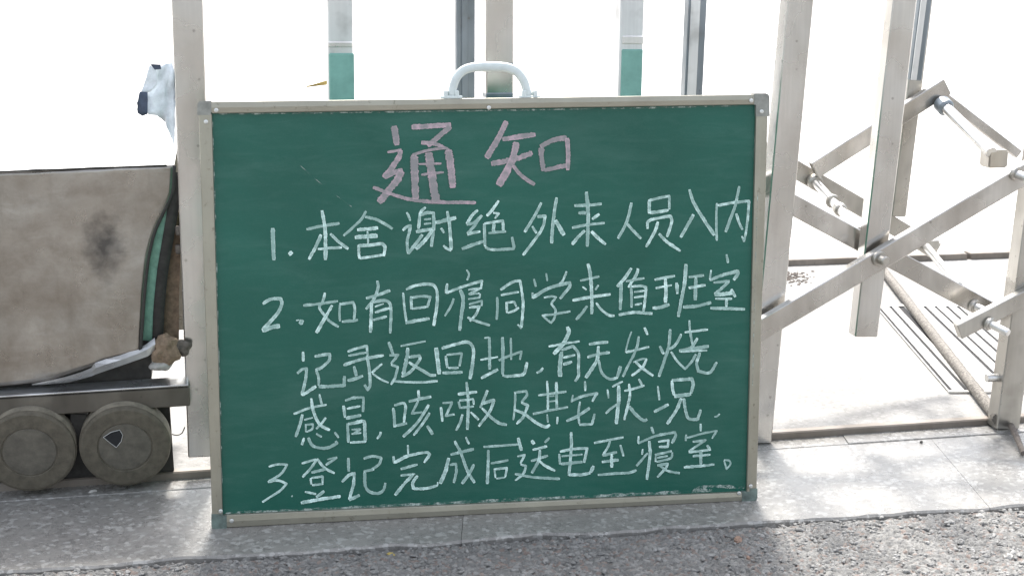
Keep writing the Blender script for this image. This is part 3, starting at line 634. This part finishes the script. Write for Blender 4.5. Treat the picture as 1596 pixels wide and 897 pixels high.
# bolts standing out of the bars towards the viewer
def bolt(px, py, off, ln, r, lean=(0.5, -.25), mat='chrome', washer=True):
    c_ = gp(px, py, off); ax = (-GN + GE * lean[0] + Vector((0, 0, lean[1]))).normalized(); mb = MB()
    mb.lathe(c_, ax, [(r, -.002), (r, ln * .9), (r * .8, ln)], 24); b = mb.build('bolt', M[mat], gate)
    if washer:
        mb = MB(); mb.lathe(c_, ax, [(r * 1.6, -.003), (r * 1.65, .003), (r * 1.45, .005)], 28); mb.build('washer', M['steel2'], b)
bolt(1370, 403, -.055, .022, .0092, (.25, -.05), 'steel2')
bolt(1582, 270, -.055, .05, .0085)
bolt(1518, 476, .022, .034, .0082)
bolt(1542, 504, -.062, .045, .0082)
c_ = gp(1553, 588, -.02); mb = MB(); mb.lathe(c_, -GE, [(.0085, -.01), (.0085, .022), (.006, .022)], 20); mb.build('side_peg', M['chrome'], gate)
mb = MB(); mb.box(gp(1563, 666, -.02), GE * .021, GN * .017, Vector((0, 0, .003)), .001); mb.build('foot_plate', M['steel2'], gate)

# ---- wheeled housing at the left
# crumpled cover sheet
right_edge = [(257, 272), (300, 270), (320, 263), (345, 249), (370, 239), (400, 231), (450, 225), (500, 221), (548, 217), (600, 214)]
def redge(y):
    for (y0, x0), (y1, x1) in zip(right_edge[:-1], right_edge[1:]):
        if y <= y1: return x0 + (x1 - x0) * max(0, (y - y0)) / (y1 - y0)
    return right_edge[-1][1]
mb = MB(); NU, NV = 90, 50; vs = []; fs = []
for j in range(NV + 1):
    for i in range(NU + 1):
        u, v = i / NU, j / NV
        x_g = -420 + u * (272 + 420)
        ytop = 268 - (x_g / 272) * 11 + noise.noise(Vector((x_g * .03, 2, 0))) * 1.0
        ybot = 601 - max(0, x_g - 40) * .10 - max(0, x_g - 120) * .21
        y_ = ytop + (ybot - ytop) * v
        x_ = -420 + u * (redge(y_) + 420)
        off = -.015 + noise.fractal(Vector((x_ * .006, y_ * .006, 0)), 1, 2, 3) * .004
        off -= .025 * max(0, u - .86) / .14 * max(0, v - .35)         # the free edge springs forward
        off += .004 * math.exp(-((x_ - 160) / 40) ** 2 - ((y_ - 385) / 60) ** 2)
        vs.append(gp(x_, y_, off))
for j in range(NV):
    for i in range(NU): k = j * (NU + 1) + i; fs.append((k, k + 1, k + NU + 2, k + NU + 1))
mb.add(vs, fs, True); cov = mb.build('cover_sheet', M['sheet'], gate, 'stained and dented sheet metal cover of the housing')
so = cov.modifiers.new('t', 'SOLIDIFY'); so.thickness = .0016; so.offset = 0
# lid and rear sheet of the housing
def gq(px, py, off, dz=0): p = gp(px, py, off); p.z += dz; return p
TLc, TRc = gp(-420, 285, -.012), gp(271, 258.5, -.012)
mb = MB(); mb.prism([TLc, TRc, TRc + GN * .30, TLc + GN * .30], Vector((0, 0, -.0015))); mb.build('lid', M['pale_channel'], gate)
mb = MB(); mb.prism([TLc + GN * .30 - Vector((0, 0, .004)), TRc + GN * .30 - Vector((0, 0, .004)), TRc + GN * .30 - Vector((0, 0, .37)), TLc + GN * .30 - Vector((0, 0, .37))], GN * .0015); mb.build('rear_sheet', M['sheet'], gate)
mb = MB(); q = [gp(-420, 290, .012), gp(240, 270, .012), gp(236, 592, .012), gp(-420, 640, .012)]
mb.prism(q, GN * .27); mb.build('interior_shade_block', M['iron_and_shade_black'], gate)  # solid black block stands in for the shade inside the housing
mb = MB(); q = [gp(262, 262, .02), gp(262, 572, .02)]; mb.prism([q[0], q[1], q[1] + GN * .27, q[0] + GN * .27], GE * .002); mb.build('end_sheet', M['sheet'], gate)
# rolled lower lip of the torn cover, dark seam edge along the curl
mb = MB(); tp_ = [(50, 598), (80, 592), (105, 586), (128, 579), (142, 573), (148, 565), (165, 559), (188, 553), (212, 544), (228, 536), (241, 526)]
bt_ = [(50, 600), (80, 598), (105, 596), (128, 590), (142, 586), (149, 583), (166, 577), (190, 569), (213, 561), (230, 555), (240, 548)]
vs = []
for i, (a_, b_) in enumerate(zip(tp_, bt_)):
    jg = [noise.noise(Vector((i * 1.7, k, 0))) * .003 for k in range(3)]
    vs += [gp(*a_, -.030 + jg[0]), gp(a_[0] + 1, (a_[1] * .55 + b_[1] * .45), -.040 + jg[1]), gp(*b_, -.034 + jg[2])]
mb.add(vs, [(3 * i + k, 3 * i + k + 1, 3 * i + 4 + k, 3 * i + 3 + k) for i in range(len(tp_) - 1) for k in (0, 1)])
ob = mb.build('bent_lip', M['sheet_bright'], gate); q = ob.modifiers.new('t', 'SOLIDIFY'); q.thickness = .0014
def strap(pts, wpx, off, mat, name):
    pp = smooth_path([gp(x, y, off) for x, y in pts], .008); mb = MB()
    mb.sweep(pp, wpx * .00113, .002, GN); return mb.build(name, mat, gate)
strap([(271, 300), (262, 328), (248, 372), (238, 430), (231, 490), (226, 530)], 26, -.006, M['green_sheet'], 'green_lining')
strap([(274, 268), (272, 310), (264, 360), (254, 420), (248, 480), (246, 530)], 17, -.010, M['iron_and_shade_black'], 'gap_shade_strip')  # black strip stands in for the shaded gap beside the green lining
strap([(268, 330), (268, 400), (266, 460), (266, 560)], 26, .012, M['plaster'], 'inner_board')
strap([(272, 258), (269, 300), (254, 333), (241, 362), (232, 400), (226, 450), (222, 505), (219, 545)], 5, -.034, M['iron_and_shade_black'], 'torn_edge')
pth = smooth_path([gp(x, 267.5 - (x / 272) * 10.5, -.017) for x in range(-420, 275, 20)], .01)
mb = MB(); mb.sweep(pth, [.0028 + .003 * max(0, noise.noise(p_ * 30)) for p_ in pth], .003, GN); mb.build('top_seam', M['iron_and_shade_black'], gate)
# hinge pin and hook beside the post
for yy in (366, 395): collar(gp(279, yy, -.01), Vector((0, 0, 1)), .006, .016, M['rust'])
# chassis rail
a, b = gp(-420, 657, -.018), gp(296, 611, -.018); mb = MB(); mb.bar(a, b, .036, .05, GN, .002); mb.build('chassis_rail', M['chassis'], gate)
a, b = gp(-420, 637.5, -.019), gp(294, 593.5, -.019); mb = MB(); mb.bar(a, b, .003, .052, GN, .0008); mb.build('chassis_cover_plate', M['sheet_bright'], gate)
a, b = gp(-420, 732, .012), gp(268, 682, .012); mb = MB(); mb.bar(a, b, .135, .012, GN, .001); mb.build('skirt', M['iron_and_shade_black'], gate)
mb = MB(); mb.bar(gp(283, 590, .02), gp(286, 700, .02), .05, .03, GN, .002); 
# wheels
def wheel(px, py, r, off, torn):
    c_ = gp(px, py, off); ax = (-GN - Vector((0, 0, .17))).normalized(); Wd = .038; tx = GE; ty = ax.cross(GE).normalized(); ty = ty if ty.z > 0 else -ty
    def wp(x, y, o_): return c_ + (tx * (x - 11) - ty * (y - 14)) * .00115 + ax * o_
    mb = MB(); rh = r * .60
    mb.lathe(c_, ax, [(rh * .98, -Wd * .9), (r * .97, -Wd), (r, -Wd + .003), (r, -.004), (r * .985, 0), (r * .93, .0015), (rh * 1.03, .0015), (rh * 1.005, -.0006)], 72)
    wl = mb.build('wheel', M['wheel'], gate)
    mb = MB(); mb.lathe(c_, ax, [(r * .96, -Wd + .001), (r + .0006, -Wd + .002), (r + .0012, -Wd * .5), (r + .0006, -.005), (r * .96, -.006)], 72); mb.build('tread', M['tread'], wl)
    mb = MB(); mb.lathe(c_, ax, [(rh * .999, -.02), (rh * .985, -.0015), (rh * .95, .0005), (.0001, .001)], 56); mb.build('hub', M['hub'], wl)
    if torn:
        mb = MB(); q = [(-20, -6), (-8, -14), (5, -17), (9, -8), (6, 3), (-2, 13), (-12, 3)]
        mb.prism([wp(x, y, .0018) for x, y in q], -ax * .0008); mb.build('torn_hole_shade', M['pit_shade'], wl)  # flat near-black patch stands in for the shade inside the hole
        mb = MB(); pp = [wp(x, y, .002) for x, y in q + [q[0]]]
        mb.tube(pp, .0005, 6); mb.build('hole_rim', M['pale_channel'], wl)
wheel(46, 704, .0785, -.052, False)
wheel(195, 696, .0785, -.052, True)
wheel(-250, 728, .0785, -.052, False)
mb = MB(); mb.bar(gp(120, 690, -.01), gp(124, 640, -.01), .03, .03, GN); mb.build('axle_bracket', M['iron_and_shade_black'], gate)
wire = smooth_path([gp(268, 676, -.03), gp(276, 678, -.032), gp(284, 674, -.034), gp(288, 665, -.034)], .004)
mb = MB(); mb.tube(wire, .001, 6); mb.build('loose_wire', M['iron_and_shade_black'], gate)

# ================================================================== OTHER THINGS
# torn plastic on the left post
rag = thing('torn_wrapping', 'torn pale and navy plastic wrapping caught on the left gate post', 'plastic scrap', gp(255, 215, -.03))
def rag_piece(poly, off, mat, name, rip=.012):
    bm = bmesh.new(); vs = [bm.verts.new(gp(x, y, off)) for x, y in poly]; f_ = bm.faces.new(vs); bmesh.ops.triangulate(bm, faces=[f_])
    bmesh.ops.subdivide_edges(bm, edges=bm.edges[:], cuts=5, use_grid_fill=True)
    for v in bm.verts: v.co += GN * noise.fractal(v.co * 38, 1, 2, 3) * rip
    bm.verts.index_update(); mb = MB(); mb.add([v.co.copy() for v in bm.verts], [tuple(v.index for v in f.verts) for f in bm.faces], True); bm.free()
    o = mb.build(name, mat, rag); q = o.modifiers.new('t', 'SOLIDIFY'); q.thickness = .0008
rag_piece([(240, 103), (268, 98), (272, 110), (273, 160), (272, 226), (264, 208), (258, 192), (245, 180), (231, 178), (226, 160), (232, 140)], -.030, M['rag_pale'], 'pale_sheet')
rag_piece([(233, 101), (243, 106), (245, 132), (236, 142), (226, 146), (220, 143), (228, 120)], -.042, M['rag_pale'], 'folded_flap', .006)
rag_piece([(234, 100), (250, 101), (251, 108), (241, 109)], -.048, M['rag_dark'], 'dark_fold', .004)
rag_piece([(218, 143), (230, 144), (230, 178), (222, 181), (214, 176), (214, 160)], -.045, M['rag_dark'], 'dark_flap', .006)
# broken foam lumps lying on the chassis end
for (cx, cy, r_, lab, mt) in ((258, 546, .024, 'brown broken lump wedged in the torn housing corner', 'plaster'), (250, 569, .019, 'pale flat fragment lying on the chassis rail', 'pale_stone'), (284, 541, .014, 'small rust brown fragment beside the left post', 'rust')):
    c_ = gp(cx, cy, -.03); bm = bmesh.new(); bmesh.ops.create_icosphere(bm, subdivisions=3, radius=r_)
    for v in bm.verts:
        v.co = Vector((v.co.x * 1.1, v.co.y * .7, v.co.z * (1.1 if cy < 560 else .5))); v.co *= 1 + .35 * noise.noise(v.co * 90 + Vector((cx, 0, 0)))
    mb = MB(); bm.verts.index_update(); mb.add([v.co + c_ for v in bm.verts], [tuple(v.index for v in f.verts) for f in bm.faces]); bm.free()
    o = mb.build('broken_fragment', M[mt], loc=c_); tag(o, lab, 'debris', 'broken fragments at the housing corner')
# pipe lying across the yard
pr = thing('iron_pipe', 'long scaly iron pipe lying across the yard from the gate foot over the grate', 'pipe', G(1550, 652, ZY))
a, b = G(1374, 424, ZY), G(1556, 662, ZY); pts = []; rs = []
for i in range(61):
    t_ = i / 60; p = a.lerp(b, t_); p.z = ZY + .012 + noise.noise(p * 8) * .0008; pts.append(p); rs.append(.0125 + noise.noise(p * 60) * .0008)
mb = MB(); mb.tube(pts, rs, 22)
t = NT('scaly_pipe'); c = t.mix(t.ramp(t.noise(140, 6, .8), [(.42, 0), (.58, 1)]), (.07, .062, .052), (.22, .20, .175)); t.bump(t.noise(220, 5, .7), .8, .003); M['pipe'] = t.set(c, .7, .1)
mb.build('pipe_body', M['pipe'], pr)
# drain grate
grt = thing('drain_grate', 'long slotted steel drain grate set in the yard under the pipe', 'grate', G(1440, 540, ZY))
def gl(xt, xb, z, yt=478, yb=606): return G(xt, yt, z), G(xb, yb, z)
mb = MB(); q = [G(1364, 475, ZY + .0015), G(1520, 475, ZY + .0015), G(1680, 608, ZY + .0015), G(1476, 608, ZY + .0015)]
mb.prism(q, Vector((0, 0, -.001))); mb.build('slot_shade_plate', M['pit_shade'], grt)  # near-black plate on the yard replaces the shaded depth below the slots
tops = [(1365, 1366.5), (1371, 1385), (1390, 1399), (1409, 1438), (1443.5, 1455.5), (1460, 1473), (1478, 1490), (1495, 1508), (1513, 1519)]
def bx(x): return 1478 + (x - 1366) * 1.30
for a_, b_ in tops:
    z = ZY + .0045; mb = MB()
    mb.prism([G(a_, 477, z), G(b_, 477, z), G(bx(b_), 607, z), G(bx(a_), 607, z)], Vector((0, 0, -.0028))); mb.build('grate_bar', M['grate'], grt)
for ya, yb in ((473.5, 476.5), (607.5, 610)):
    z = ZY + .005; xa = 1364 if ya < 500 else 1477; xe = 1522 if ya < 500 else 1682
    mb = MB(); mb.prism([G(xa, ya, z), G(xe, ya, z), G(xe + 2, yb, z), G(xa + 2, yb, z)], Vector((0, 0, -.0045))); mb.build('end_frame', M['grate'], grt)
# rod models the rusty stub at the right-hand foot together with its shadow streak
mb = MB(); a, b = G(1576, 663, .014), G(1595, 706, .006); mb.tube([a, a.lerp(b, .5) + Vector((0, 0, .002)), b], [.0065, .006, .005], 12)
tag(mb.build('stub_shadow_rod', M['rust'], loc=(a + b) / 2), 'short rusty grey rod standing for the right post stub and its shadow streak on the kerb', 'rod')
# single stones and a leaf
for nm, px, py, r_, mt, lab, cat in (
    ('loose_stone', 1150, 840, .009, 'orange_stone', 'flat orange stone chip lying on the asphalt right of the chalkboard', 'stone'),
    ('loose_stone', 1166, 868, .006, 'orange_stone', 'smaller orange chip on the asphalt near the bottom edge', 'stone'),
    ('loose_stone', 1528, 804, .009, 'pale_stone', 'whitish stone lying just in front of the kerb at the right', 'stone'),
    ('loose_stone', 1572, 866, .009, 'pale_stone', 'large pale stone on the asphalt in the lower right corner', 'stone'),
    ('loose_stone', 609, 863, .006, 'leaf', 'yellowish chip on the asphalt below the chalkboard', 'stone'),
    ('loose_stone', 1436, 688, .005, 'iron_and_shade_black', 'small dark pebble on the kerb below the threshold', 'stone'),
    ('loose_stone', 145, 765, .007, 'pale_stone', 'small pale flake on the kerb under the right wheel', 'stone')):
    zz = .002 if py < 790 else -.003
    c_ = G(px, py, zz); mb = MB(); chip(mb, c_, r_, .4); tag(mb.build(nm, M[mt], loc=c_), lab, cat, 'loose stones on the ground')
p = G(496, 137, -.06); mb = MB(); n = 14; vs = []; L_ = .17
for i in range(n + 1):
    t_ = i / n; w_ = .03 * math.sin(math.pi * t_ ** .7) + .004; vs += [p + Vector((-L_ * .5 + L_ * t_, -w_, .012 + .05 * t_)), p + Vector((-L_ * .5 + L_ * t_, 0, .004 + .02 * t_)), p + Vector((-L_ * .5 + L_ * t_, w_, .014 + .03 * t_))]
mb.add(vs, [(3 * i + k, 3 * i + k + 1, 3 * i + 4 + k, 3 * i + 3 + k) for i in range(n) for k in (0, 1)], True)
tag(mb.build('fallen_leaf', M['leaf'], loc=p), 'yellow fallen leaf far behind on the bright yard', 'leaf')
